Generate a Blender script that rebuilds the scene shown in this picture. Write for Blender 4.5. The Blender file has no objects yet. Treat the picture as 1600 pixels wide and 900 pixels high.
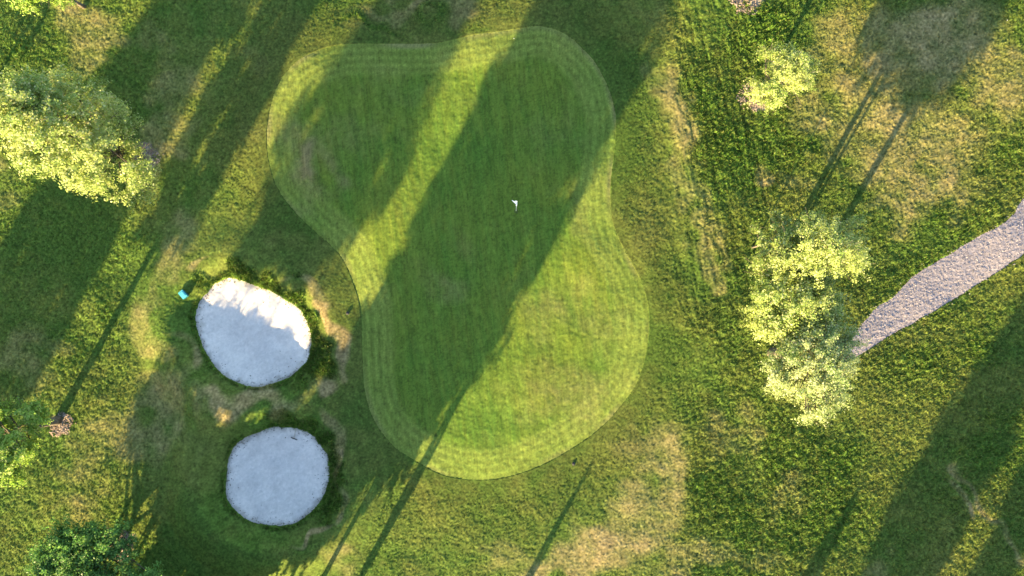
import bpy, math, random
import numpy as np
from mathutils import Vector, Matrix

random.seed(7)
rng = np.random.default_rng(11)
C = bpy.context.scene.collection
S = 23.7                      # photograph pixels per metre on the ground (camera 45 m up)
H = 45.0
SUN_EL = math.radians(12.5)
SH = np.array([0.485, 0.875]); SH = SH / np.linalg.norm(SH)   # direction shadows fall (x right, y up)

def P(px, py):
    return ((px - 800.0) / S, (450.0 - py) / S)

# ------------------------------------------------------------------ helpers
def tag(o, label=None, cat=None, group=None, kind=None):
    if label: o['label'] = label
    if cat: o['category'] = cat
    if group: o['group'] = group
    if kind: o['kind'] = kind
    return o

def link(name, me, mat=None, parent=None):
    o = bpy.data.objects.new(name, me)
    C.objects.link(o)
    if mat is not None: me.materials.append(mat)
    if parent is not None: o.parent = parent
    return o

def mesh_np(name, verts, faces, smooth=False):
    """verts (n,3) ; faces (m,k) with constant k"""
    me = bpy.data.meshes.new(name)
    n = len(verts); m, k = faces.shape
    me.vertices.add(n)
    me.vertices.foreach_set('co', np.ascontiguousarray(verts, dtype=np.float32).ravel())
    me.loops.add(m * k)
    me.loops.foreach_set('vertex_index', np.ascontiguousarray(faces, dtype=np.int32).ravel())
    me.polygons.add(m)
    me.polygons.foreach_set('loop_start', np.arange(0, m * k, k, dtype=np.int32))
    me.polygons.foreach_set('loop_total', np.full(m, k, dtype=np.int32))
    if smooth:
        me.polygons.foreach_set('use_smooth', np.ones(m, dtype=bool))
    me.update(calc_edges=True)
    return me

def col_attr(me, name, rgb):
    a = me.color_attributes.new(name, 'FLOAT_COLOR', 'POINT')
    d = np.ones((len(rgb), 4), dtype=np.float32); d[:, :3] = rgb
    a.data.foreach_set('color', d.ravel())

def smooth_poly(pts, n=6):
    pts = np.array(pts, float); N = len(pts); out = []
    for i in range(N):
        p0, p1, p2, p3 = pts[i - 1], pts[i], pts[(i + 1) % N], pts[(i + 2) % N]
        for t in np.arange(n) / n:
            out.append(0.5 * ((2 * p1) + (-p0 + p2) * t + (2 * p0 - 5 * p1 + 4 * p2 - p3) * t * t
                              + (-p0 + 3 * p1 - 3 * p2 + p3) * t ** 3))
    return np.array(out)

def sdf(poly, X, Y, margin=6.0):
    """signed distance (negative inside) on arrays; far away = margin"""
    out = np.full(X.shape, 99.0, dtype=np.float32)
    x0, y0 = poly.min(0) - margin; x1, y1 = poly.max(0) + margin
    m = (X > x0) & (X < x1) & (Y > y0) & (Y < y1)
    x = X[m]; y = Y[m]
    d2 = np.full(x.shape, 1e9); inside = np.zeros(x.shape, bool)
    N = len(poly)
    for i in range(N):
        ax, ay = poly[i]; bx, by = poly[(i + 1) % N]
        ex, ey = bx - ax, by - ay
        L = ex * ex + ey * ey + 1e-12
        t = np.clip(((x - ax) * ex + (y - ay) * ey) / L, 0, 1)
        dx = x - ax - t * ex; dy = y - ay - t * ey
        d2 = np.minimum(d2, dx * dx + dy * dy)
        c = ((ay > y) != (by > y)) & (x < ex * (y - ay) / (ey + 1e-15) + ax)
        inside ^= c
    d = np.sqrt(d2); d[inside] *= -1
    out[m] = d
    return out

def sm(e0, e1, x):
    t = np.clip((x - e0) / (e1 - e0), 0, 1)
    return t * t * (3 - 2 * t)

# ------------------------------------------------------------------ outlines (photograph pixels on the ground)
green_px = [(500,79),(525,72),(560,69),(620,69),(680,68),(712,62),(745,55),(800,48),(845,42),(887,57),(913,80),(933,103),
 (950,137),(960,170),(962,200),(958,247),(953,293),(955,340),(967,377),(987,413),(1003,447),(1012,483),(1013,517),
 (1007,560),(993,600),(967,637),(933,672),(890,702),(843,727),(800,742),(760,749),(720,747),(683,737),(640,713),
 (613,693),(585,655),(570,605),(567,540),(564,480),(552,438),(530,395),(480,350),(440,303),(424,262),(419,215),(425,165),
 (441,124),(468,95)]
b1_px = [(338,441),(360,435),(400,447),(440,464),(468,487),(483,515),(483,545),(472,570),(450,590),(420,602),(395,605),
 (370,600),(342,582),(320,555),(308,525),(302,495),(308,475),(322,456)]
b2_px = [(400,675),(430,667),(465,670),(490,685),(508,710),(514,740),(508,770),(490,795),(465,815),(435,824),(400,820),
 (375,808),(355,785),(350,755),(352,725),(365,698),(380,685)]
path_px = [(1760,190),(1700,235),(1650,270),(1600,308),(1582,333),(1563,352),(1520,377),(1470,404),(1430,430),(1400,456),(1375,478),(1352,502),
 (1325,525),(1300,540),(1292,556),(1306,566),(1330,560),(1350,550),(1395,524),(1440,499),(1500,459),(1545,430),(1567,414),(1600,394),(1660,345),(1790,250)]
def W(pts, n=5):
    return smooth_poly([P(*p) for p in pts], n)
G = W(green_px, 3); B1 = W(b1_px, 4); B2 = W(b2_px, 4); PA = W(path_px, 3)
def wob(poly, a, seed):
    r = np.random.default_rng(seed); n = len(poly)
    k = r.normal(size=(n, 2)); k = (k + np.roll(k, 1, 0) + np.roll(k, -1, 0)) / 2
    return poly + k * a
B1 = wob(B1, .05, 1); B2 = wob(B2, .05, 2); PA = wob(PA, .09, 3)

# ------------------------------------------------------------------ shared grid
h = 0.06
fx = np.arange(-37.5, 37.5 + h / 2, h); fy = np.arange(-22.8, 22.8 + h / 2, h)
def ext(c):
    step = h; out = []; v = c[-1]
    while v < 1500:
        step *= 1.22; v += step; out.append(v)
    return np.array(out)
gx = np.concatenate([-ext(fx)[::-1], fx, ext(fx)]); gy = np.concatenate([-ext(fy)[::-1], fy, ext(fy)])
nx, ny = len(gx), len(gy)
i0 = len(ext(fx)); j0 = len(ext(fy)); FX, FY = len(fx), len(fy)
X, Y = np.meshgrid(gx, gy)             # [ny, nx]
px = X * S + 800; py = 450 - Y * S

def fft_noise(scale, aniso=None, seed=0):
    """gaussian noise on fine grid, feature size ~scale m, unit variance"""
    r = np.random.default_rng(seed)
    w = r.normal(size=(FY, FX)).astype(np.float32)
    kx = np.fft.rfftfreq(FX, h)[None, :]; ky = np.fft.fftfreq(FY, h)[:, None]
    if aniso is None:
        q = (kx ** 2 + ky ** 2) * scale ** 2
    else:
        a, s2 = aniso   # direction angle, length along it
        ca, sa = math.cos(a), math.sin(a)
        q = ((kx * ca + ky * sa) * s2) ** 2 + ((-kx * sa + ky * ca) * scale) ** 2
    f = np.exp(-q * 4.0)
    n = np.fft.irfft2(np.fft.rfft2(w) * f, s=(FY, FX))
    n -= n.mean(); n /= n.std()
    full = np.zeros((ny, nx), np.float32)
    full[j0:j0 + FY, i0:i0 + FX] = n
    full[j0:j0 + FY, :i0] = n[:, :1]; full[j0:j0 + FY, i0 + FX:] = n[:, -1:]
    full[:j0] = full[j0]; full[j0 + FY:] = full[j0 + FY - 1]
    ox = np.maximum(np.maximum(gx - fx[-1], fx[0] - gx), 0)[None, :]; oy = np.maximum(np.maximum(gy - fy[-1], fy[0] - gy), 0)[:, None]
    return full * np.exp(-(ox + oy) / max(scale * 1.5, .3)).astype(np.float32)

dG = sdf(G, X, Y, 5); dB1 = sdf(B1, X, Y, 5); dB2 = sdf(B2, X, Y, 5); dP = sdf(PA, X, Y, 2)
dB = np.minimum(dB1, dB2)
# snap grid vertices near each outline onto it so outlines are clean
for d in (dG, dB1, dB2, dP):
    gyv, gxv = np.gradient(np.where(d > 90, 0, d))
    gn = np.sqrt(gxv ** 2 + gyv ** 2) + 1e-9
    m = np.abs(d) < 0.5 * h
    X[m] -= (d * gxv / gn)[m]; Y[m] -= (d * gyv / gn)[m]
    d[m] = 0.0

# noises
n03 = fft_noise(.045, seed=1); n06 = fft_noise(.11, seed=2); n12 = fft_noise(.25, seed=3); n25 = fft_noise(.6, seed=4)
n50 = fft_noise(1.4, seed=5); n100 = fft_noise(3.2, seed=6); n200 = fft_noise(7.5, seed=7); nw = fft_noise(2.0, seed=8)
nb = fft_noise(.9, seed=9)
nv = fft_noise(.16, (math.radians(-79), 1.6), seed=10)      # mower / wheel streaks, nearly up-down
nd = fft_noise(.14, (math.radians(28), 1.1), seed=12)
ns = fft_noise(.05, (math.radians(-84), .5), seed=13)
farm = np.ones((ny, nx), np.float32); farm[:] = 0; farm[j0:j0 + FY, i0:i0 + FX] = 1

def blob(cx, cy, rx, ry, ang=0.0, soft=.55):
    """soft-edged irregular patch, photograph pixels"""
    a = math.radians(ang); wx = px + nw * 12 + nb * 7; wy = py + n50 * 12 + nb * 7
    dx = (wx - cx); dy = (wy - cy)
    u = (dx * math.cos(a) + dy * math.sin(a)) / rx; v = (-dx * math.sin(a) + dy * math.cos(a)) / ry
    return sm(1.25, 1.25 - soft * 1.6, np.sqrt(u * u + v * v))
def stroke(pts, w):
    """soft line through points"""
    best = np.full(X.shape, 1e9, np.float32); wx = px + nb * 6 + n25 * 3; wy = py + nw * 6
    for (ax, ay), (bx, by) in zip(pts[:-1], pts[1:]):
        ex, ey = bx - ax, by - ay; L = ex * ex + ey * ey
        t = np.clip(((wx - ax) * ex + (wy - ay) * ey) / L, 0, 1)
        best = np.minimum(best, (wx - ax - t * ex) ** 2 + (wy - ay - t * ey) ** 2)
    return np.exp(-best / (w * w))

dry = np.zeros_like(X, dtype=np.float32)
for b in [(1430,250,125,125,0,.55),(1400,310,55,50,0,.55),(1405,300,25,18,10,.5),(1470,60,110,80,0,.7),(1560,130,60,60,0,.45),(1380,120,45,60,0,.5),
          (1300,60,60,70,0,.4),(1310,180,60,90,0,.4),(1290,200,20,60,0,.4),(1190,285,24,20,0,.7),(1240,285,50,30,0,.3),
          (930,862,140,42,-5,.68),(850,885,80,25,0,.65),(1010,800,60,80,20,.45),(1050,730,50,50,0,.55),(1020,690,60,40,0,.35),(1150,660,40,60,0,.3),
          (1180,880,60,40,0,.25),(1090,400,28,70,-5,.5),(1110,430,22,45,0,.55),(1050,200,35,80,-5,.45),(1060,280,30,60,0,.35),
          (1230,790,50,40,0,.3),(1100,870,60,40,0,.4),
          (130,60,60,60,0,.45),(120,90,50,45,0,.4),(230,60,60,50,0,.25),(275,150,50,60,0,.3),(275,400,40,60,20,.4),(245,480,40,50,20,.45),(235,520,20,35,0,.45),
          (200,680,60,50,0,.35),(250,640,45,80,20,.45),(130,720,60,60,0,.25),(60,560,60,50,0,.3),(240,230,40,60,20,.4),
          (20,300,30,60,0,.3),(150,800,50,40,0,.3),(270,200,40,40,20,.4),
          (400,630,80,28,-5,.95),(430,615,30,18,0,.6),(345,640,35,22,30,.5),(500,470,30,14,45,.55),(518,520,15,50,0,.95),(512,600,16,30,0,.9),(292,560,16,50,-20,.7),(540,720,12,40,-10,.8),
          (480,445,55,14,35,.5),(530,690,20,45,-15,.6),(330,420,30,10,-30,.5),
          (495,832,38,10,-32,.95),(545,785,14,38,25,.7),(540,880,50,30,0,.3),(620,20,110,14,0,.4),(700,20,60,16,0,.4),
          (1505,770,10,50,-35,.5),(1540,810,8,30,-35,.6),(1400,880,50,30,0,.35),(790,870,60,30,0,.25)]:
    cx, cy, rx, ry, ang, s = b
    dry = np.maximum(dry, s * blob(cx, cy, rx, ry, ang))
dry = np.maximum(dry, .42 * stroke([(1050,120),(1070,190),(1085,270),(1105,340),(1125,420)], 13))
dry = np.maximum(dry, .5 * stroke([(1490,735),(1530,790),(1600,885)], 7))
dry = dry + .035 * n50 + .04 * n100 + (.03 + .10 * dry) * n25 + .08 * dry * n06
greendry = np.zeros_like(dry)
for b in [(500,262,48,52,0,1.15),(480,215,50,50,0,.3),(560,215,60,40,0,.2),(705,425,50,45,0,.3),(640,130,120,40,0,.1),(850,480,60,50,0,.3),(880,620,90,60,0,.35),
          (905,330,18,60,0,.25),(930,500,50,70,0,.25),(860,200,60,50,0,.12)]:
    cx, cy, rx, ry, ang, s = b
    greendry = np.maximum(greendry, s * blob(cx, cy, rx, ry, ang, .8))
lush = np.zeros_like(dry)
for b in [(1115,200,35,150,-5,.8),(1200,230,80,110,0,.5),(1550,330,90,45,-35,.7),(1240,780,130,130,0,.75),(1150,800,80,120,0,.6),(1480,560,110,60,-30,.6),
          (1560,250,60,60,0,.5),(1180,60,60,70,0,.6),(1230,150,60,60,0,.4),(1400,440,70,70,0,.5),(600,48,110,10,0,.8),(740,50,60,10,0,.6),(30,150,60,90,0,.3),
          (100,560,120,80,0,.2),(250,300,60,80,20,.3),(1550,740,80,120,0,.4),(300,640,40,60,0,.6),(340,780,30,60,0,.6)]:
    cx, cy, rx, ry, ang, s = b
    lush = np.maximum(lush, s * blob(cx, cy, rx, ry, ang, .7))
bank = sm(1.4, .55, dB + .45 * nb + .2 * n25) * sm(-.01, .02, dB)
def sector(cx, cy, ang, wdt):
    a = np.arctan2(-(py - cy), px - cx); d = np.abs((a - math.radians(ang) + math.pi) % (2 * math.pi) - math.pi)
    return sm(math.radians(wdt), math.radians(wdt * .6), d)
sec = np.where(dB1 < dB2, np.maximum(sector(395, 520, 45, 115), .0), sector(432, 745, 25, 85))
bank *= .12 + .88 * sec
bank = np.maximum(bank, .8 * sm(.35, .1, dB + .1 * n25) * sm(-.01, .02, dB))
mown = sm(5.2, 3.6, dB + .3 * nb) * sm(-.01, .02, dB)
lush = np.maximum(lush * (1 - .6 * mown), bank * .75)
lush = np.clip(lush + .15 * n50 * (lush > .05), 0, 1)
dry = np.clip(dry * (1 - .35 * bank) , 0, 1)
# how coarse the rough is: fine collar near the green, coarse to the right and left
coarse = np.clip(.55 + .5 * sm(1035, 1130, px + nw * 16 + n100 * 22) + .25 * sm(330, 200, px) + .4 * lush, 0, 1.3)
coarse *= (.35 + .65 * sm(.2, 2.2, dG)) * (1 - .6 * np.clip(dry, 0, 1))
coarse *= 1 - .62 * mown
coarse = np.maximum(coarse, bank * 1.1)
coarse *= farm * .9 + .1

# ------------------------------------------------------------------ terrain heights
low = .06 * n200 + .035 * n100 + .014 * n50
low *= farm
# green gently domed, bunkers sunk with banks around them
base = low + .30 * sm(3.5, -3.0, dG) + .16 * blob(500, 265, 90, 90, 0, .9)
# low ridge along the mown edge right of the green
base += .10 * stroke([(1090,0),(1120,220),(1150,330)], 40) + .08 * stroke([(1060,150),(1090,330),(1110,430)], 25)
sd1 = (X * SH[0] + Y * SH[1])
def ramp(cx, cy):
    wx, wy = P(cx, cy)
    return -((X - wx) * SH[0] + (Y - wy) * SH[1])          # positive on the sun side
def bunker_ground(b, d, cx, cy, hi):
    k = np.clip(ramp(cx, cy) / 5.0, -1, 1)
    rim = .33 + hi * np.clip(k, -.4, 1)
    prof = np.where(d > 1.7, rim * sm(4.3, 1.7, d), rim - (rim + .22) * sm(1.7, .0, d) ** 1.2)
    return b + prof
ground = bunker_ground(base, dB1, 395, 520, .26)
ground = bunker_ground(ground - 0, dB2, 432, 745, .30)
sandz = base * 0 + -.30 + low * .3
s1 = sandz - .26 * sm(0, -2.4, dB1) + .004 * n06 + .005 * n12 + .018 * n25 + .0025 * nd
s2 = sandz - .26 * sm(0, -2.4, dB2) + .003 * n06 + .004 * n12 + .014 * n25 + .002 * nd
# keep ground lip above the sand edge
ground = np.where((dB < .25) & (dB > -1), np.maximum(ground, -.24 + low * .3), ground)
rough = coarse * (.010 * n06 + .009 * n12 + .009 * n25) + (.005 + .007 * coarse) * n03
streakz = sm(1030, 1075, px) * sm(1260, 1180, px) * sm(560, 420, py) + .5 * sm(330, 250, px) * 0
for off in (0, 16, 33, 52, 70):
    streakz = np.maximum(streakz, 1.2 * stroke([(1040 + off, -20), (1068 + off, 120), (1086 + off, 270), (1118 + off, 400)], 2.6) * (1 if off in (16, 52) else .7))
rough += lush * (.010 * n12 + .009 * n06) + bank * .014 * n12 + streakz * .011 * nv + .006 * nd * sm(1050, 1150, px) * sm(250, 420, py)
tracks = np.zeros_like(dry)
for off in (0, 34, 66):
    tracks = np.maximum(tracks, stroke([(1045 + off, -20), (1068 + off, 120), (1086 + off, 270), (1118 + off, 400)], 3.2))
rough -= .022 * tracks
groundz = ground + rough * sm(-.02, .5, np.minimum(dG, 9)) + .002 + .03 * sm(.05, .8, dG)
greenz = base + .0025 * n03 + .0035 * n06 + .004 * n12 + .0
greenz += .0022 * np.sin((px - 0.10 * py) * 2 * math.pi / 17.0)
collar = sm(-1.9, -1.2, dG)
greenz += collar * .0016 * np.sin(dG * 2 * math.pi / .42 + n100)
pathz = base + .035 + .004 * n06 + .004 * n12 + .009 * n03 + .02 * sm(0, -.5, dP)
gz = groundz.copy()
gz = np.where(dG < -.001, greenz - .15, gz)
gz = np.where(dB < -.001, np.minimum(s1, s2) - .15, gz)
gz = np.where(dP < -.001, pathz - .15, gz)
gz = np.where(np.abs(dP) < .001, pathz - .02 , gz)

# ------------------------------------------------------------------ surface colours
def mixc(a, b, t):
    return a * (1 - t[..., None]) + np.array(b, np.float32) * t[..., None]
one = np.ones(X.shape + (3,), np.float32)
gcol = one * np.array([.066, .108, .019], np.float32)
gcol = mixc(gcol, (.070, .126, .018), np.clip(lush * .9, 0, 1))
gcol = mixc(gcol, (.138, .138, .034), np.clip(.26 + .18 * n100 + .10 * n25, 0, .55) * (1 - np.clip(lush, 0, 1)))
gcol = mixc(gcol, (.27, .190, .098), np.clip(dry * .90 - .08, 0, .8))
gcol *= (1 + .12 * n06 + .06 * n12 + .09 * n03 + .10 * streakz * nv)[..., None]
gcol = mixc(gcol, (.04, .085, .014), np.clip(tracks * .4, 0, 1))
gcol *= (1 + mown * .07 * np.sin(dB * 2 * math.pi / .9 + n100))[..., None]
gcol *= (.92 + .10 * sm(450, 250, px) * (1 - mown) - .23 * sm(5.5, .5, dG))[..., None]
# bare dirt and mulch round tree feet
mul = np.zeros_like(dry)
MULCH = [(96,663,16),(222,246,22),(1182,150,22),(1162,2,20),(188,852,20)]
for cx, cy, r in MULCH:
    mul = np.maximum(mul, sm(1.25, .6, np.sqrt((px - cx + nb * 6) ** 2 + (py - cy + n25 * 5) ** 2) / r + .12 * n12))
gcol = mixc(gcol, (.30, .22, .17), mul * .9)
gcol = np.clip(gcol, .006, .8)
gcol[mul > .5] *= (1 + .25 * n03[mul > .5, None])
gcol = np.clip(gcol * np.array([1.07, 1.09, 1.0]), .006, .8)

ecol = one * np.array([.068, .122, .018], np.float32)
ecol = mixc(ecol, (.125, .146, .022), np.clip(.36 + .07 * n50 + .13 * n100 + .08 * nv, 0, .8))
ringp = sm(-2.4, -1.7, dG)
ecol = mixc(ecol, (.165, .190, .044), np.clip(ringp * (.50 + .06 * n50), 0, 1))
stripe = .5 + .5 * np.sin((px - 0.10 * py) * 2 * math.pi / 30.0 + .3 * n100)
ecol *= (1 + .10 * (sm(.3, .7, stripe) - .5) * (1 - ringp))[..., None]
ecol *= (1 + .12 * ringp * np.sin(dG * 2 * math.pi / .52 + .4 * n100))[..., None]
ecol = mixc(ecol, (.20, .145, .075), np.clip(greendry * .85 * (1 + .15 * n12) + .02 * n25, 0, .8))
ecol = mixc(ecol, (.20, .17, .08), np.clip(sm(-.5, .02, dG) * (.12 + .3 * nw), 0, .6))
ecol *= (1 + .10 * n03 + .07 * n06 + .03 * n12 + .09 * ns)[..., None]
ecol = np.clip(ecol * np.array([.94, .97, .84]), .01, .8)

# ------------------------------------------------------------------ materials
def node_mat(name):
    m = bpy.data.materials.new(name); m.use_nodes = True
    nt = m.node_tree; nt.nodes.clear()
    out = nt.nodes.new('ShaderNodeOutputMaterial')
    return m, nt, out
def N(nt, t, **kw):
    n = nt.nodes.new(t)
    for k, v in kw.items(): setattr(n, k, v)
    return n
def attr_surface(name, attr, rough=.85, transl=0.0, nscale=9.0, namp=.35, bump=0.0, hue=(1, 1, 1), spec=.25):
    m, nt, out = node_mat(name)
    a = N(nt, 'ShaderNodeAttribute', attribute_name=attr)
    tc = N(nt, 'ShaderNodeTexCoord')
    no = N(nt, 'ShaderNodeTexNoise'); no.inputs['Scale'].default_value = nscale; no.inputs['Detail'].default_value = 4
    nt.links.new(tc.outputs['Object'], no.inputs['Vector'])
    mr = N(nt, 'ShaderNodeMapRange'); mr.inputs['From Min'].default_value = .3; mr.inputs['From Max'].default_value = .7
    mr.inputs['To Min'].default_value = 1 - namp; mr.inputs['To Max'].default_value = 1 + namp
    nt.links.new(no.outputs['Fac'], mr.inputs['Value'])
    vm = N(nt, 'ShaderNodeVectorMath', operation='SCALE')
    nt.links.new(a.outputs['Color'], vm.inputs[0]); nt.links.new(mr.outputs['Result'], vm.inputs['Scale'])
    vh = N(nt, 'ShaderNodeVectorMath', operation='MULTIPLY'); vh.inputs[1].default_value = hue
    nt.links.new(vm.outputs[0], vh.inputs[0])
    b = N(nt, 'ShaderNodeBsdfPrincipled'); b.inputs['Roughness'].default_value = rough
    b.inputs['Specular IOR Level'].default_value = spec
    nt.links.new(vh.outputs[0], b.inputs['Base Color'])
    if bump:
        n2 = N(nt, 'ShaderNodeTexNoise'); n2.inputs['Scale'].default_value = 26; n2.inputs['Detail'].default_value = 3
        nt.links.new(tc.outputs['Object'], n2.inputs['Vector'])
        bp = N(nt, 'ShaderNodeBump'); bp.inputs['Strength'].default_value = bump; bp.inputs['Distance'].default_value = .02
        nt.links.new(n2.outputs['Fac'], bp.inputs['Height']); nt.links.new(bp.outputs['Normal'], b.inputs['Normal'])
    if transl:
        t = N(nt, 'ShaderNodeBsdfTranslucent'); nt.links.new(vh.outputs[0], t.inputs['Color'])
        mx = N(nt, 'ShaderNodeMixShader'); mx.inputs[0].default_value = transl
        nt.links.new(b.outputs[0], mx.inputs[1]); nt.links.new(t.outputs[0], mx.inputs[2])
        nt.links.new(mx.outputs[0], out.inputs['Surface'])
    else:
        nt.links.new(b.outputs[0], out.inputs['Surface'])
    return m
def plain(name, c, rough=.7, c2=None, nscale=20.0, bump=.0, spec=.3, metal=0, bscale=None):
    m, nt, out = node_mat(name)
    tc = N(nt, 'ShaderNodeTexCoord')
    no = N(nt, 'ShaderNodeTexNoise'); no.inputs['Scale'].default_value = nscale; no.inputs['Detail'].default_value = 5
    nt.links.new(tc.outputs['Object'], no.inputs['Vector'])
    cr = N(nt, 'ShaderNodeValToRGB')
    cr.color_ramp.elements[0].position = .32; cr.color_ramp.elements[1].position = .68
    cr.color_ramp.elements[0].color = (*c, 1); cr.color_ramp.elements[1].color = (*(c2 or c), 1)
    nt.links.new(no.outputs['Fac'], cr.inputs['Fac'])
    b = N(nt, 'ShaderNodeBsdfPrincipled'); b.inputs['Roughness'].default_value = rough; b.inputs['Metallic'].default_value = metal
    b.inputs['Specular IOR Level'].default_value = spec
    nt.links.new(cr.outputs['Color'], b.inputs['Base Color'])
    if bump:
        n2 = N(nt, 'ShaderNodeTexNoise'); n2.inputs['Scale'].default_value = bscale or nscale; n2.inputs['Detail'].default_value = 4
        nt.links.new(tc.outputs['Object'], n2.inputs['Vector'])
        bp = N(nt, 'ShaderNodeBump'); bp.inputs['Strength'].default_value = bump; bp.inputs['Distance'].default_value = .03
        nt.links.new(n2.outputs['Fac'], bp.inputs['Height']); nt.links.new(bp.outputs['Normal'], b.inputs['Normal'])
    nt.links.new(b.outputs[0], out.inputs['Surface'])
    return m
M_ground = attr_surface('rough_turf', 'col', .95, 0, 7.0, .28, .35, spec=.1)
M_green = attr_surface('mown_turf', 'col', .9, 0, 16.0, .14, .12, spec=.1)
M_blade = attr_surface('grass_blades', 'col', .7, .30, 3.0, .15, spec=.15)
M_sand = attr_surface('bunker_sand', 'col', .95, 0, 22.0, .06, .25, spec=.1)
M_gravel = plain('gravel', (.125, .108, .120), .95, (.28, .245, .265), 11, .35, .1, bscale=20)
M_bark = plain('bark', (.06, .05, .04), .9, (.15, .125, .10), 6, .6, .1)
M_chip = plain('wood_chips', (.15, .11, .085), .9, (.31, .24, .20), 3, 0, .1)
M_white = plain('white_cloth', (.78, .78, .76), .6, (.82, .82, .80), 5)
M_black = plain('black_plastic', (.015, .015, .015), .5, (.03, .03, .03), 8)
M_teal = plain('turquoise_plastic', (.055, .33, .40), .45, (.10, .42, .47), 9)
M_tealdark = plain('dark_teal_plastic', (.012, .09, .12), .5, (.02, .12, .14), 9)
M_wood = plain('ash_wood', (.35, .27, .18), .6, (.45, .35, .24), 12)
M_clod = plain('dark_soil', (.05, .04, .03), .95, (.10, .08, .055), 9)

# ------------------------------------------------------------------ ground sheets
idx = np.arange(ny * nx).reshape(ny, nx)
quads = np.stack([idx[:-1, :-1], idx[:-1, 1:], idx[1:, 1:], idx[1:, :-1]], -1).reshape(-1, 4)
me = mesh_np('grass_ground', np.stack([X, Y, gz], -1).reshape(-1, 3), quads, True)
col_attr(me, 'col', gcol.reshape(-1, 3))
tag(link('grass_ground', me, M_ground), kind='structure')

def region(name, d, z, mat, label=None, col=None):
    dc = (d[:-1, :-1] + d[:-1, 1:] + d[1:, 1:] + d[1:, :-1]).reshape(-1) / 4
    q = quads[dc < 0]
    used, inv = np.unique(q, return_inverse=True)
    v = np.stack([X.reshape(-1)[used], Y.reshape(-1)[used], z.reshape(-1)[used]], -1)
    me = mesh_np(name, v, inv.reshape(-1, 4), True)
    if col is not None: col_attr(me, 'col', col.reshape(-1, 3)[used])
    o = link(name, me, mat)
    tag(o, label, None, None, 'structure')
    return o
region('putting_green', dG, greenz, M_green, 'closely mown pear shaped putting green with the flag', ecol)
scol = one * np.array([.66, .575, .515], np.float32)
scol = mixc(scol, (.47, .42, .39), np.clip(.22 + .16 * n50 + .12 * n25, 0, .6))
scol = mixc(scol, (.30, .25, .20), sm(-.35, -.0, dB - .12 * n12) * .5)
scol *= (1 + .035 * n06 + .018 * nd + .03 * n03)[..., None]
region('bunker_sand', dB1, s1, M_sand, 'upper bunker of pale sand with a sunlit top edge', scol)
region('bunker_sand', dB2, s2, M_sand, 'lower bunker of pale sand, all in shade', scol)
region('gravel_path', dP, pathz, M_gravel, 'grey gravel path ending at the cluster of trees')

# ------------------------------------------------------------------ lookups
def gi(x, y):
    i = np.clip(np.round((x - fx[0]) / h).astype(int), 0, FX - 1) + i0
    j = np.clip(np.round((y - fy[0]) / h).astype(int), 0, FY - 1) + j0
    return j, i
def zat(x, y):
    j, i = gi(np.array([x]), np.array([y])); j, i = int(j[0]), int(i[0])
    if dG[j, i] < 0: return float(greenz[j, i])
    if dB1[j, i] < 0: return float(s1[j, i])
    if dB2[j, i] < 0: return float(s2[j, i])
    return float(gz[j, i])

# ------------------------------------------------------------------ rough grass blades (uncountable)
NB = 1300000
bx = rng.uniform(fx[0], fx[-1], NB); by = rng.uniform(fy[0], fy[-1], NB)
j, i = gi(bx, by)
cz = coarse[j, i]
keep = (dG[j, i] > .04) & (dB[j, i] > .03) & (dP[j, i] > .05) & (mul[j, i] < .3)
keep &= rng.uniform(size=NB) < np.clip(.30 + .75 * cz + .25 * n12[j, i] - .3 * dry[j, i] + .5 * bank[j, i], .08, 1)
bx, by, j, i, cz = bx[keep], by[keep], j[keep], i[keep], cz[keep]
nb_ = len(bx)
bh = (.020 + .036 * cz + .09 * bank[j, i] + .03 * lush[j, i]) * rng.uniform(.6, 1.5, nb_)
bw = (.016 + .014 * cz) * rng.uniform(.7, 1.4, nb_)
ang = rng.uniform(0, math.pi * 2, nb_); lean = rng.uniform(0, math.pi * 2, nb_); la = rng.uniform(.2, 1.3, nb_) * bh
bz = gz[j, i] - .01
v = np.empty((nb_, 3, 3), np.float32)
v[:, 0] = np.stack([bx - np.cos(ang) * bw, by - np.sin(ang) * bw, bz], -1)
v[:, 1] = np.stack([bx + np.cos(ang) * bw, by + np.sin(ang) * bw, bz], -1)
v[:, 2] = np.stack([bx + np.cos(lean) * la, by + np.sin(lean) * la, bz + bh], -1)
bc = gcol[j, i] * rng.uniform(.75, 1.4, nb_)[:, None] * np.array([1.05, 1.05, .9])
yel = (rng.uniform(size=nb_) < .18)
bc[yel] = bc[yel] * .5 + np.array([.20, .17, .06]) * .5
n2 = 260000
ox = rng.uniform(-62, 62, n2); oy = rng.uniform(-42, 42, n2)
ko = (np.abs(ox) > 37.4) | (np.abs(oy) > 22.7); ox, oy = ox[ko], oy[ko]; n2 = len(ox)
ji = np.clip(np.searchsorted(gy, oy), 0, ny - 1); ij = np.clip(np.searchsorted(gx, ox), 0, nx - 1)
on = dP[ji, ij] > .2; ox, oy, ji, ij = ox[on], oy[on], ji[on], ij[on]; n2 = len(ox)
a2 = rng.uniform(0, 6.283, n2); l2 = rng.uniform(0, 6.283, n2); w2 = rng.uniform(.03, .07, n2); h2 = rng.uniform(.04, .11, n2); z2 = gz[ji, ij] - .01
v2 = np.empty((n2, 3, 3), np.float32)
v2[:, 0] = np.stack([ox - np.cos(a2) * w2, oy - np.sin(a2) * w2, z2], -1)
v2[:, 1] = np.stack([ox + np.cos(a2) * w2, oy + np.sin(a2) * w2, z2], -1)
v2[:, 2] = np.stack([ox + np.cos(l2) * h2, oy + np.sin(l2) * h2, z2 + h2], -1)
v = np.concatenate([v, v2]); bc = np.concatenate([bc, gcol[ji, ij] * rng.uniform(.75, 1.35, n2)[:, None]]); nb_ += n2
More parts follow.
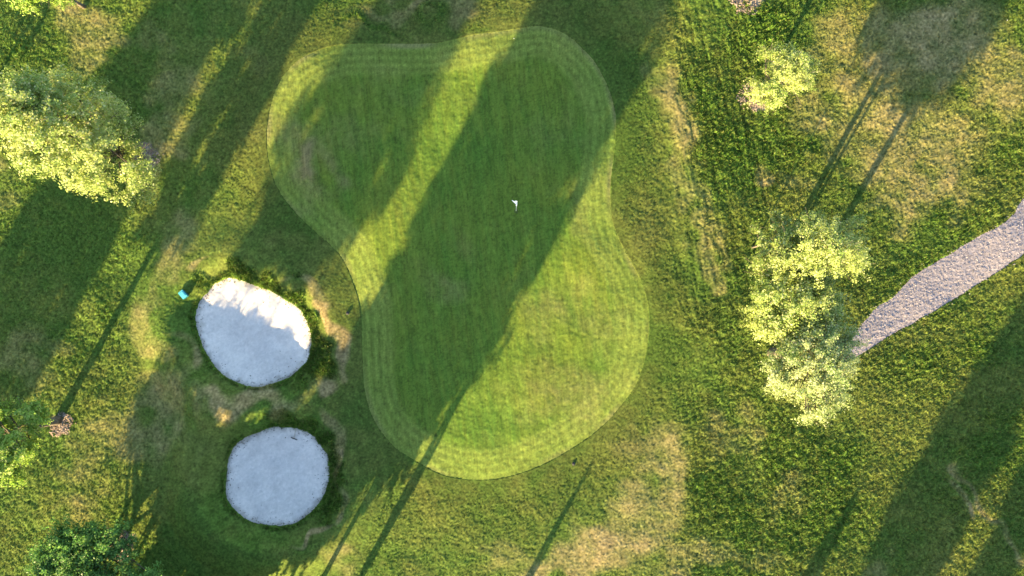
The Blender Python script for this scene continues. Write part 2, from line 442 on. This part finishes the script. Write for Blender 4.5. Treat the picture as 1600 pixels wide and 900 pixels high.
me = mesh_np('rough_grass', v.reshape(-1, 3), np.arange(nb_ * 3).reshape(-1, 3))
col_attr(me, 'col', np.repeat(np.clip(bc, 0, .8), 3, axis=0))
tag(link('rough_grass', me, M_blade), 'rough green grass growing round the putting green and bunkers', 'grass', kind='stuff')

# ------------------------------------------------------------------ tube helper
def tube_arrays(pts, rad, seg=8):
    pts = [Vector(p) for p in pts]; vs = []; fs = []
    n = len(pts)
    for k, p in enumerate(pts):
        t = (pts[min(k + 1, n - 1)] - pts[max(k - 1, 0)]).normalized()
        a = t.cross(Vector((0, 0, 1)) if abs(t.z) < .9 else Vector((1, 0, 0))).normalized(); b = t.cross(a)
        for s in range(seg):
            th = 2 * math.pi * s / seg
            vs.append(p + (a * math.cos(th) + b * math.sin(th)) * rad[k])
    for k in range(n - 1):
        for s in range(seg):
            fs.append((k * seg + s, k * seg + (s + 1) % seg, (k + 1) * seg + (s + 1) % seg, (k + 1) * seg + s))
    return vs, fs
class MB:
    def __init__(s): s.v = []; s.f = []
    def add(s, vs, fs):
        o = len(s.v); s.v += [tuple(a) for a in vs]; s.f += [tuple(o + i for i in f) for f in fs]
    def tube(s, pts, rad, seg=8, cap=True):
        vs, fs = tube_arrays(pts, rad, seg); n = len(vs)
        if cap: fs = fs + [tuple(range(seg))[::-1], tuple(range(n - seg, n))]
        s.add(vs, fs)
    def build(s, name, mat, parent=None, smooth=True):
        me = bpy.data.meshes.new(name); me.from_pydata(s.v, [], s.f); me.update()
        if smooth: me.polygons.foreach_set('use_smooth', [True] * len(me.polygons))
        return link(name, me, mat, parent)

# ------------------------------------------------------------------ trees
def leaf_mat(name, hue):
    return attr_surface(name, 'col', .5, .48, 1.3, .12, hue=hue, spec=.35)
M_leaf = {'yellow': leaf_mat('yellow_green_leaves', (1, 1, 1)), 'green': leaf_mat('mid_green_leaves', (1, 1, 1)), 'lime': leaf_mat('lime_green_leaves', (1, 1, 1)), 'pale': leaf_mat('pale_leaves', (1, 1, 1))}
LC = {'lime': np.array([[.30, .43, .07], [.17, .29, .05], [.42, .50, .14]]),
      'yellow': np.array([[.37, .43, .12], [.20, .29, .06], [.50, .52, .24]]),
      'green': np.array([[.13, .27, .055], [.085, .19, .04], [.20, .32, .07]]),
      'pale': np.array([[.37, .42, .17], [.19, .28, .08], [.52, .54, .30]])}

def build_tree(name, z0, z1, R, nleaf, kind, seed, leaf=.15, lean=(0, 0), tr=.15, wide=.45, open_=.55, nclump=70, up=.5, lower=1.0):
    """tapered trunk and limbs, crown of many small leaves in tufts at the twig ends"""
    r = np.random.default_rng(seed)
    root = bpy.data.objects.new(name, None); C.objects.link(root)
    root.empty_display_size = .5
    wood = MB()
    top = Vector((lean[0], lean[1], z0 + (z1 - z0) * .8))
    tp = [Vector((lean[0] * t * t + .08 * math.sin(3 * t + seed), lean[1] * t * t + .08 * math.cos(4 * t + seed), -.15 + (top.z + .15) * t)) for t in np.linspace(0, 1, 9)]
    wood.tube(tp, [tr * (1.25 if k == 0 else 1.0) * (1 - .1 * k) for k in range(9)], 10)
    centers = []; axes = []
    for k in range(nclump):
        t = (k + .5) / nclump
        zz = z0 + (z1 - z0) * (t ** .85)
        s = (zz - z0) / (z1 - z0)
        prof = (math.sin(math.pi * min(1, (s ** lower) * (.5 / wide) if s < wide else .5 + .5 * (s - wide) / (1 - wide)))) ** .6
        prof = max(prof, .25)
        a = k * 2.39996 + r.normal() * .35
        rad = R * .80 * prof * r.uniform(.35, 1.12) ** .7 * (1 + .18 * math.sin(2 * a + seed) + .13 * math.sin(5 * a + 2 * seed))
        f = np.clip((zz - rad * up) / top.z, .12, .96)
        q = f * 8; qi = min(int(q), 7); s0 = tp[qi].lerp(tp[qi + 1], q - qi)
        c = Vector((s0.x + math.cos(a) * rad, s0.y + math.sin(a) * rad, zz))
        mid = s0.lerp(c, .5) + Vector((r.normal() * .12, r.normal() * .12, -.05 * rad))
        r0 = max(.02, tr * (1 - .8 * f) * .5)
        wood.tube([s0, mid, c], [r0, r0 * .6, .012], 5, False)
        for w in range(3):
            e = c + Vector((r.normal(), r.normal(), r.normal() * .7)) * .45
            wood.tube([mid.lerp(c, .6), e], [r0 * .4, .008], 4, False)
        centers.append(c); axes.append((c - s0).normalized())
    Cn = np.array([tuple(c) for c in centers]); Ax = np.array([tuple(a) for a in axes])
    csz = r.uniform(.45, 1.45, nclump)
    k = r.choice(nclump, nleaf, p=csz ** 2 / (csz ** 2).sum())
    # tuft: leaves along several fine twigs radiating out from the clump
    ntw = 11
    tw = r.normal(size=(nclump, ntw, 3)); tw /= np.linalg.norm(tw, axis=2, keepdims=True)
    tw = tw + Ax[:, None, :] * .8; tw[..., 2] += .15; tw /= np.linalg.norm(tw, axis=2, keepdims=True)
    t = r.uniform(0, 1, nleaf) ** .8 * r.uniform(.8, 1.25, (nclump, ntw))[k, (twi := r.integers(0, ntw, nleaf))]
    spread = R * (.23 + .08 * open_)
    pos = Cn[k] - Ax[k] * spread * .3 + tw[k, twi] * (t * spread * csz[k])[:, None] + r.normal(size=(nleaf, 3)) * (.03 + .022 * R)
    pos[:, 2] = np.maximum(pos[:, 2], .3)
    outw = pos - Cn[k]; outw /= np.linalg.norm(outw, axis=1, keepdims=True) + .1
    cw = pos - np.array([lean[0], lean[1], z0 + .45 * (z1 - z0)]); cw /= np.linalg.norm(cw, axis=1, keepdims=True) + .1
    n = r.normal(size=(nleaf, 3)) * .55 + outw * .75 + cw * .6; n[:, 2] += .25; n /= np.linalg.norm(n, axis=1, keepdims=True)
    a = r.normal(size=(nleaf, 3)); a -= n * (a * n).sum(1, keepdims=True); a /= np.linalg.norm(a, axis=1, keepdims=True)
    b = np.cross(n, a); L = leaf * r.uniform(.6, 1.25, nleaf)[:, None]
    v = np.empty((nleaf, 4, 3), np.float32)
    v[:, 0] = pos - a * L * .55; v[:, 1] = pos + b * L * .33 - n * L * .06; v[:, 2] = pos + a * L * .55; v[:, 3] = pos - b * L * .33 - n * L * .06
    pal = LC[kind]
    cc = r.uniform(0, 1, nclump); base_c = pal[0] * (1 - cc[:, None]) + pal[1] * cc[:, None]
    col = base_c[k] * r.uniform(.8, 1.2, nleaf)[:, None]
    m = r.uniform(size=nleaf) < .2; col[m] = pal[2] * r.uniform(.8, 1.1, m.sum())[:, None]
    me = mesh_np('crown', v.reshape(-1, 3), np.arange(nleaf * 4).reshape(-1, 4))
    col_attr(me, 'col', np.repeat(col, 4, axis=0))
    wood.build('trunk', M_bark, root)
    link('crown', me, M_leaf[kind], root)
    return root

def copy_tree(o, loc, rot, sc=(1, 1, 1)):
    c = o.copy(); C.objects.link(c); c.location = loc; c.rotation_euler = (0, 0, rot); c.scale = sc
    for ch in list(o.children):
        d = ch.copy(); C.objects.link(d); d.parent = c
    return c
def put(o, px_, py_, rot=0, sc=1):
    x, y = P(px_, py_); o.location = (x, y, zat(x, y) - .03); o.rotation_euler = (0, 0, rot); o.scale = (sc, sc, sc)
    return o
GT = 'leafy trees standing in the rough'
t = put(build_tree('broadleaf_tree', 2.0, 11.4, 3.7, 76000, 'yellow', 3, .125, (-.3, .2), .20, .4, .6, 110), 222, 247)
tag(t, 'largest yellow-green tree, wide lit crown at the upper left, mulch at its foot', 'tree', GT)
t = put(build_tree('broadleaf_tree', 3.2, 8.0, 2.8, 42000, 'lime', 5, .13, (-.3, -.2), .27, .4, .5, 60), 93, 657)
tag(t, 'bright yellow-green tree at the left edge with a long straight trunk shadow', 'tree', GT)
t = put(build_tree('broadleaf_tree', 1.9, 2.8, 3.5, 42000, 'green', 8, .125, (-3.0, -.4), .20, .4, .5, 70), 187, 855)
tag(t, 'dark green shaded tree in the bottom left corner', 'tree', GT)
t = put(build_tree('broadleaf_tree', 2.0, 5.8, 2.2, 20000, 'yellow', 12, .10, (.4, .4), .17, .45, .8, 44, up=.9), 1183, 152)
tag(t, 'small bright yellow sapling on a bare dirt ring at the upper right', 'tree', GT)
t = put(build_tree('broadleaf_tree', 2.6, 7.0, 2.4, 24000, 'lime', 14, .12, (0, 0), .13, .45, .6, 45), 128, 10)
tag(t, 'yellow-green tree whose lower branches just enter the top left corner', 'tree', GT)
t = put(build_tree('broadleaf_tree', 2.8, 6.6, 1.8, 8000, 'yellow', 15, .14, (0, 0), .10, .45, .6, 40), 1163, -6)
tag(t, 'young tree at the top edge of which only the dirt ring shows', 'tree', GT)
# the cluster where the path ends
GC = 'tree cluster where the gravel path ends'
t = put(build_tree('broadleaf_tree', 4.6, 8.4, 2.7, 34000, 'yellow', 21, .10, (.0, .1), .22, .4, .9, 60, up=1.0), 1216, 400)
tag(t, 'feathery yellow tree at the top of the cluster beside the gravel path', 'tree', GC)
t = put(build_tree('broadleaf_tree', 3.4, 6.0, 1.5, 11000, 'yellow', 22, .10, (0, 0), .06, .4, .9, 34, up=1.0), 1175, 385)
tag(t, 'slim yellow-green tree at the upper left of the cluster', 'tree', GC)
t = put(build_tree('broadleaf_tree', 4.1, 6.5, 3.5, 44000, 'yellow', 23, .12, (0, 0), .14, .4, .6, 90), 1190, 472)
tag(t, 'mid-green broad tree with silvery leaves in the middle of the cluster', 'tree', GC)
t = put(build_tree('broadleaf_tree', 4.2, 7.4, 3.1, 42000, 'pale', 24, .11, (0, 0), .33, .5, .6, 80), 1207, 552)
tag(t, 'pale cream-green tree at the bottom of the cluster', 'tree', GC)

# trees standing outside the frame on the sun side; their long shadows cross the picture
proto_c = build_tree('broadleaf_tree', 3.0, 4.3, 3.2, 12000, 'green', 34, .22, (0, 0), .13, .5, .4, 50)
proto_d = build_tree('broadleaf_tree', 7.5, 12.8, 2.9, 32000, 'green', 35, .26, (0, 0), .16, .28, 1.4, 80)
proto_a = build_tree('broadleaf_tree', 3.0, 12.0, 3.5, 42000, 'green', 31, .27, (0, 0), .20, .45, 1.4, 95)
proto_b = build_tree('broadleaf_tree', .4, 4.6, 2.1, 20000, 'green', 32, .26, (0, 0), .14, .4, 1.3, 60)
used = {k: False for k in 'abcd'}
protos = {'a': proto_a, 'b': proto_b, 'c': proto_c, 'd': proto_d}
LO = 'leafy tree standing outside the frame, seen only by its long shadow'
TAN = math.tan(SUN_EL)
def caster(c, v0m, which, w, zs, rot):
    """c: band position (0.875*px + 0.485*py); v0m: metres upstream of the line py=900; w: width scale; zs: height scale"""
    # point on the line py = 900 with that c
    x9 = (c - .485 * 900) / .875
    xw, yw = P(x9, 900); xw -= SH[0] * v0m; yw -= SH[1] * v0m
    p = protos[which]
    if used[which]: o = copy_tree(p, (0, 0, 0), 0)
    else: o = p; used[which] = True
    o.location = (xw, yw, 0); o.rotation_euler = (0, 0, rot); o.scale = (w, w, zs)
    tag(o, LO, 'tree', 'shadow casting trees outside the frame')
    return o
for a in [(783, 5.0, 'a', .86, 1.05, .3), (880, 4.0, 'a', .84, 1.0, 2.1), (835, 9.0, 'a', .7, 1.0, 5.1),
          (558, 9, 'd', .85, 1.0, 1.0), (607, 12, 'd', .95, 1.08, 4.0), (600, 5.5, 'c', .6, 1.0, 2.0),
          (650, 3.5, 'b', 1.0, .85, .5), (765, 4.5, 'b', 1.35, 1.1, 2.5), (702, 2.5, 'b', 1.05, .9, 3.5),
          (1662, 26, 'a', .85, .9, 3.3), (1785, 34, 'a', .5, 1.0, .2), (1545, 14, 'b', .35, .9, .9),
          (236, 8, 'a', .58, 1.0, 1.9), (296, 12, 'a', .52, 1.1, 5.0), (930, 3.0, 'b', .15, .95, .9), (1160, 10, 'b', .13, .8, .9),
          (58, -28, 'a', .6, 1.2, .4)]:
    caster(*a)

# ------------------------------------------------------------------ mulch chips round tree feet
for k, (cx, cy, rr) in enumerate(MULCH):
    n = 420; th = rng.uniform(0, 2 * math.pi, n); ra = rr / S * np.sqrt(rng.uniform(0, 1, n)) * (1.0 + .22 * np.sin(th * 2 + k) + .14 * np.sin(5 * th + 2 * k)) + rng.exponential(.05, n)
    x0, y0 = P(cx, cy); x = x0 + np.cos(th) * ra; y = y0 + np.sin(th) * ra
    jj, ii = gi(x, y); z = gz[jj, ii] + rng.uniform(.0, .035, n)
    an = rng.uniform(0, math.pi, n); L = rng.uniform(.03, .075, n); Wd = L * rng.uniform(.35, .6, n); tl = rng.normal(size=n) * .018
    dx = np.cos(an); dy = np.sin(an)
    v = np.empty((n, 8, 3), np.float32)
    for q, (su, sv) in enumerate([(-1, -1), (1, -1), (1, 1), (-1, 1)]):
        xx = x + dx * L * su - dy * Wd * sv; yy = y + dy * L * su + dx * Wd * sv
        v[:, q] = np.stack([xx, yy, z + tl * su], -1); v[:, q + 4] = np.stack([xx, yy, z + tl * su + .014], -1)
    f = np.array([[4, 5, 6, 7], [0, 1, 5, 4], [1, 2, 6, 5], [2, 3, 7, 6], [3, 0, 4, 7]])
    F = (np.arange(n)[:, None, None] * 8 + f[None]).reshape(-1, 4)
    o = link('wood_mulch', mesh_np('wood_mulch', v.reshape(-1, 3), F), M_chip)
    tag(o, ['ring of brown wood mulch round the tree at the left edge', 'ring of wood mulch under the largest tree',
            'ring of pinkish mulch at the foot of the small upper right sapling', 'ring of mulch at the top edge of the picture',
            'ring of mulch beside the shaded bottom left tree'][k], 'mulch', 'mulch rings round tree feet', 'stuff')

n = 15000
sx = rng.uniform(P(1285, 0)[0], fx[-1], n); sy = rng.uniform(P(0, 575)[1], P(0, 230)[1], n)
jj, ii = gi(sx, sy); dd = dP[jj, ii]
kp = (dd < 0) | ((dd < .45) & (rng.uniform(size=n) < np.exp(-np.clip(dd, 0, 9) / .10)))
sx, sy, jj, ii, dd = sx[kp], sy[kp], jj[kp], ii[kp], dd[kp]; n = len(sx)
zz = np.where(dd < 0, pathz[jj, ii], gz[jj, ii] + .01)
a = rng.uniform(.014, .042, n); th = rng.uniform(0, 6.28, n)
v = np.empty((n, 6, 3), np.float32); e = rng.uniform(.6, 1.3, (n, 6))
for q, (u, w_, t_) in enumerate([(1, 0, 0), (0, 1, 0), (-1, 0, 0), (0, -1, 0), (0, 0, .8), (0, 0, -.5)]):
    v[:, q, 0] = sx + (u * np.cos(th) - w_ * np.sin(th)) * a * e[:, q]
    v[:, q, 1] = sy + (u * np.sin(th) + w_ * np.cos(th)) * a * e[:, q]
    v[:, q, 2] = zz + a * .15 + t_ * a * e[:, q]
f = np.array([[0, 1, 4], [1, 2, 4], [2, 3, 4], [3, 0, 4], [1, 0, 5], [2, 1, 5], [3, 2, 5], [0, 3, 5]])
me = mesh_np('gravel_stones', v.reshape(-1, 3), (np.arange(n)[:, None, None] * 6 + f[None]).reshape(-1, 3))
tone = rng.uniform(.12, .36, n)[:, None] * np.array([[1.03, .93, 1.0]])
col_attr(me, 'col', np.repeat(tone, 6, axis=0))
tag(link('gravel_stones', me, attr_surface('loose_stones', 'col', .9, 0, 9, .1, spec=.15)), 'loose grey stones on the gravel path and spilling over its edges', 'gravel', kind='stuff')

# soil crumbs and clippings along the bunker edges
vv = []
def crumbs(poly, n, seed, amin, amax, zf):
    r = np.random.default_rng(seed); out = []
    seg = np.roll(poly, -1, 0) - poly; cen = poly.mean(0)
    for _ in range(n):
        k = r.integers(0, len(poly)); p = poly[k] + seg[k] * r.uniform()
        inw = (cen - p) / np.linalg.norm(cen - p)
        p = p + inw * r.exponential(.22)
        out.append((p[0], p[1], r.uniform(amin, amax)))
    return out
for poly, n, sd, lab in ((B1, 330, 4, 'dark soil crumbs along the edge of the upper bunker'), (B2, 420, 5, 'dark soil crumbs along the edge of the lower bunker')):
    cr = crumbs(poly, n, sd, .012, .04, None); mb = MB()
    for x, y, a in cr:
        z = zat(x, y); q = rng.uniform(.6, 1.4, 6) * a
        th = rng.uniform(0, 3)
        c_, s_ = math.cos(th), math.sin(th)
        pts = [(q[0], 0, 0), (0, q[1], 0), (-q[2], 0, 0), (0, -q[3], 0), (0, 0, q[4] * .8), (0, 0, -a * .4)]
        pts = [(x + u * c_ - w * s_, y + u * s_ + w * c_, z + a * .2 + t_) for u, w, t_ in pts]
        mb.add(pts, [(0, 1, 4), (1, 2, 4), (2, 3, 4), (3, 0, 4), (1, 0, 5), (2, 1, 5), (3, 2, 5), (0, 3, 5)])
    tag(mb.build('soil_crumbs', M_clod, None, False), lab, 'soil crumbs', 'crumbs along the bunker edges', 'stuff')

# ------------------------------------------------------------------ flagstick
fx_, fy_ = P(806.3, 330.5); fz = zat(fx_, fy_)
root = bpy.data.objects.new('golf_flag', None); C.objects.link(root); root.location = (fx_, fy_, fz)
tag(root, 'white flag on a leaning stick in the hole of the putting green', 'golf flag')
mb = MB()      # cup rim
seg = 24; vs = []; fs = []
for k in range(seg):
    a = 2 * math.pi * k / seg
    for rr, zz in ((.12, .004), (.12, .014), (.10, .014), (.10, -.05)):
        vs.append((math.cos(a) * rr, math.sin(a) * rr, zz))
for k in range(seg):
    n = (k + 1) % seg
    for q in range(3): fs.append((k * 4 + q, n * 4 + q, n * 4 + q + 1, k * 4 + q + 1))
fs.append(tuple(k * 4 + 3 for k in range(seg)))
mb.add(vs, fs); mb.build('hole_cup', M_black, root)
tipv = Vector((.02, .36, 2.25))
mb = MB(); mb.tube([(0, 0, 0), tuple(tipv)], [.014, .011], 10); mb.build('pole', M_white, root)
mb = MB(); mb.tube([tuple(tipv), tuple(tipv * 1.012)], [.022, .02], 10); mb.build('pole_cap', M_white, root)
# draped cloth, hanging from the top of the pole and blown a little to the left
nu, nv = 15, 13; vs = []; fs = []
for a in range(nu):
    u = a / (nu - 1)
    for b in range(nv):
        w = b / (nv - 1)
        hp = tipv * (1 - .52 * w)
        fold = .028 * math.sin(u * 9 + w * 2) * (.3 + u)
        vs.append((hp.x - .36 * u ** .9 * max(.22, 1 - 1.25 * w) + .05, hp.y + .06 * u + fold, hp.z - .20 * u * u - .04 * u))
for a in range(nu - 1):
    for b in range(nv - 1): fs.append((a * nv + b, (a + 1) * nv + b, (a + 1) * nv + b + 1, a * nv + b + 1))
mb = MB(); mb.add(vs, fs); o = mb.build('flag_cloth', M_white, root)
so = o.modifiers.new('thick', 'SOLIDIFY'); so.thickness = .004

# ------------------------------------------------------------------ turquoise box
import bmesh
def box_mesh(name, sx, sy, sz, mat, parent, loc=(0, 0, 0), bev=.012, rot=(0, 0, 0)):
    bm = bmesh.new(); bmesh.ops.create_cube(bm, size=1)
    bmesh.ops.scale(bm, vec=(sx, sy, sz), verts=bm.verts)
    bmesh.ops.bevel(bm, geom=bm.edges[:], offset=bev, segments=2, affect='EDGES')
    me = bpy.data.meshes.new(name); bm.to_mesh(me); bm.free()
    o = link(name, me, mat, parent); o.location = loc; o.rotation_euler = rot
    return o
x, y = P(290.5, 460)
root = bpy.data.objects.new('rake_box', None); C.objects.link(root); root.location = (x, y, zat(x, y)); root.rotation_euler = (0, 0, math.radians(-50))
tag(root, 'small turquoise box with a flat lid on the grass left of the upper bunker', 'box')
box_mesh('box_body', .50, .33, .30, M_tealdark, root, (0, 0, .13))
box_mesh('lid', .54, .37, .05, M_teal, root, (0, 0, .308), .015)
box_mesh('lid_panel', .36, .22, .02, M_teal, root, (0, 0, .339), .006)

# ------------------------------------------------------------------ rake in the lower bunker
x, y = P(457, 687); z = zat(x, y)
root = bpy.data.objects.new('bunker_rake', None); C.objects.link(root); root.location = (x, y, z + .02)
tag(root, 'rake lying on the sand at the top of the lower bunker', 'rake')
mb = MB(); mb.tube([(0, 0, .05), (.10, .40, .16), (.24, .95, .33)], [.016, .016, .015], 8); mb.build('handle', M_wood, root)
hd = box_mesh('rake_head', .46, .05, .04, M_black, root, (0, 0, .05), .006, (0, 0, math.radians(-22)))
mb = MB()
for k in range(11):
    u = -.21 + .042 * k; a = math.radians(-22)
    mb.tube([(u * math.cos(a), u * math.sin(a), .05), (u * math.cos(a) - .01, u * math.sin(a) - .02, -.03)], [.007, .003], 5)
mb.build('rake_teeth', M_black, root)

# ------------------------------------------------------------------ sprinkler heads
def sprinkler(px_, py_, lab):
    x, y = P(px_, py_); root = bpy.data.objects.new('sprinkler_head', None); C.objects.link(root)
    root.location = (x, y, zat(x, y) + .01); tag(root, lab, 'sprinkler head', 'sprinkler heads round the green')
    mb = MB(); mb.tube([(0, 0, -.05), (0, 0, .045), (0, 0, .055)], [.11, .11, .095], 20); mb.build('housing', M_black, root)
    mb = MB(); mb.tube([(0, 0, .055), (0, 0, .075), (0, 0, .08)], [.045, .045, .035], 14); mb.build('nozzle_cap', M_black, root)
sprinkler(545, 489, 'black sprinkler head in the grass between the upper bunker and the green')
sprinkler(896, 724, 'black sprinkler head just below the lower right edge of the green')
# stray golf balls
for px_, py_, lab in ((803, 62, 'white golf ball on the top edge of the green'), (1571, 33, 'white golf ball in the shaded rough at the top right')):
    x, y = P(px_, py_); bm = bmesh.new(); bmesh.ops.create_icosphere(bm, subdivisions=3, radius=.0225)
    me = bpy.data.meshes.new('golf_ball'); bm.to_mesh(me); bm.free()
    me.polygons.foreach_set('use_smooth', [True] * len(me.polygons))
    o = link('golf_ball', me, M_white); o.location = (x, y, zat(x, y) + .04); tag(o, lab, 'golf ball', 'stray golf balls')

# ------------------------------------------------------------------ light
sun = bpy.data.lights.new('sun', 'SUN'); sun.energy = 5.0; sun.angle = math.radians(.55); sun.color = (1.0, .77, .38)
so = bpy.data.objects.new('sun', sun); C.objects.link(so)
dvec = Vector((SH[0] * math.cos(SUN_EL), SH[1] * math.cos(SUN_EL), -math.sin(SUN_EL)))
so.rotation_euler = dvec.to_track_quat('-Z', 'Y').to_euler(); so.location = (-30, -60, 30)
w = bpy.data.worlds.new('World'); bpy.context.scene.world = w; w.use_nodes = True
nt = w.node_tree; nt.nodes.clear()
sky = nt.nodes.new('ShaderNodeTexSky'); sky.sky_type = 'NISHITA'; sky.sun_disc = False
sky.sun_elevation = SUN_EL; sky.sun_rotation = math.atan2(-SH[0], -SH[1])
sky.air_density = 1.0; sky.dust_density = .6; sky.ozone_density = 1.5
bg = nt.nodes.new('ShaderNodeBackground'); bg.inputs['Strength'].default_value = .092
wo = nt.nodes.new('ShaderNodeOutputWorld')
nt.links.new(sky.outputs[0], bg.inputs[0]); nt.links.new(bg.outputs[0], wo.inputs[0])

# ------------------------------------------------------------------ camera
cam = bpy.data.cameras.new('camera'); co = bpy.data.objects.new('camera', cam); C.objects.link(co)
co.location = (0, 0, H); co.rotation_euler = (0, 0, 0)
cam.sensor_width = 36; cam.lens = 36 * H * S / 1600
cam.clip_end = 4000; cam.clip_start = .5
sc = bpy.context.scene; sc.camera = co
sc.view_settings.view_transform = 'Standard'; sc.view_settings.look = 'None'; sc.view_settings.gamma = 1
sc.view_settings.use_curve_mapping = False
sc.view_settings.exposure = 2.82
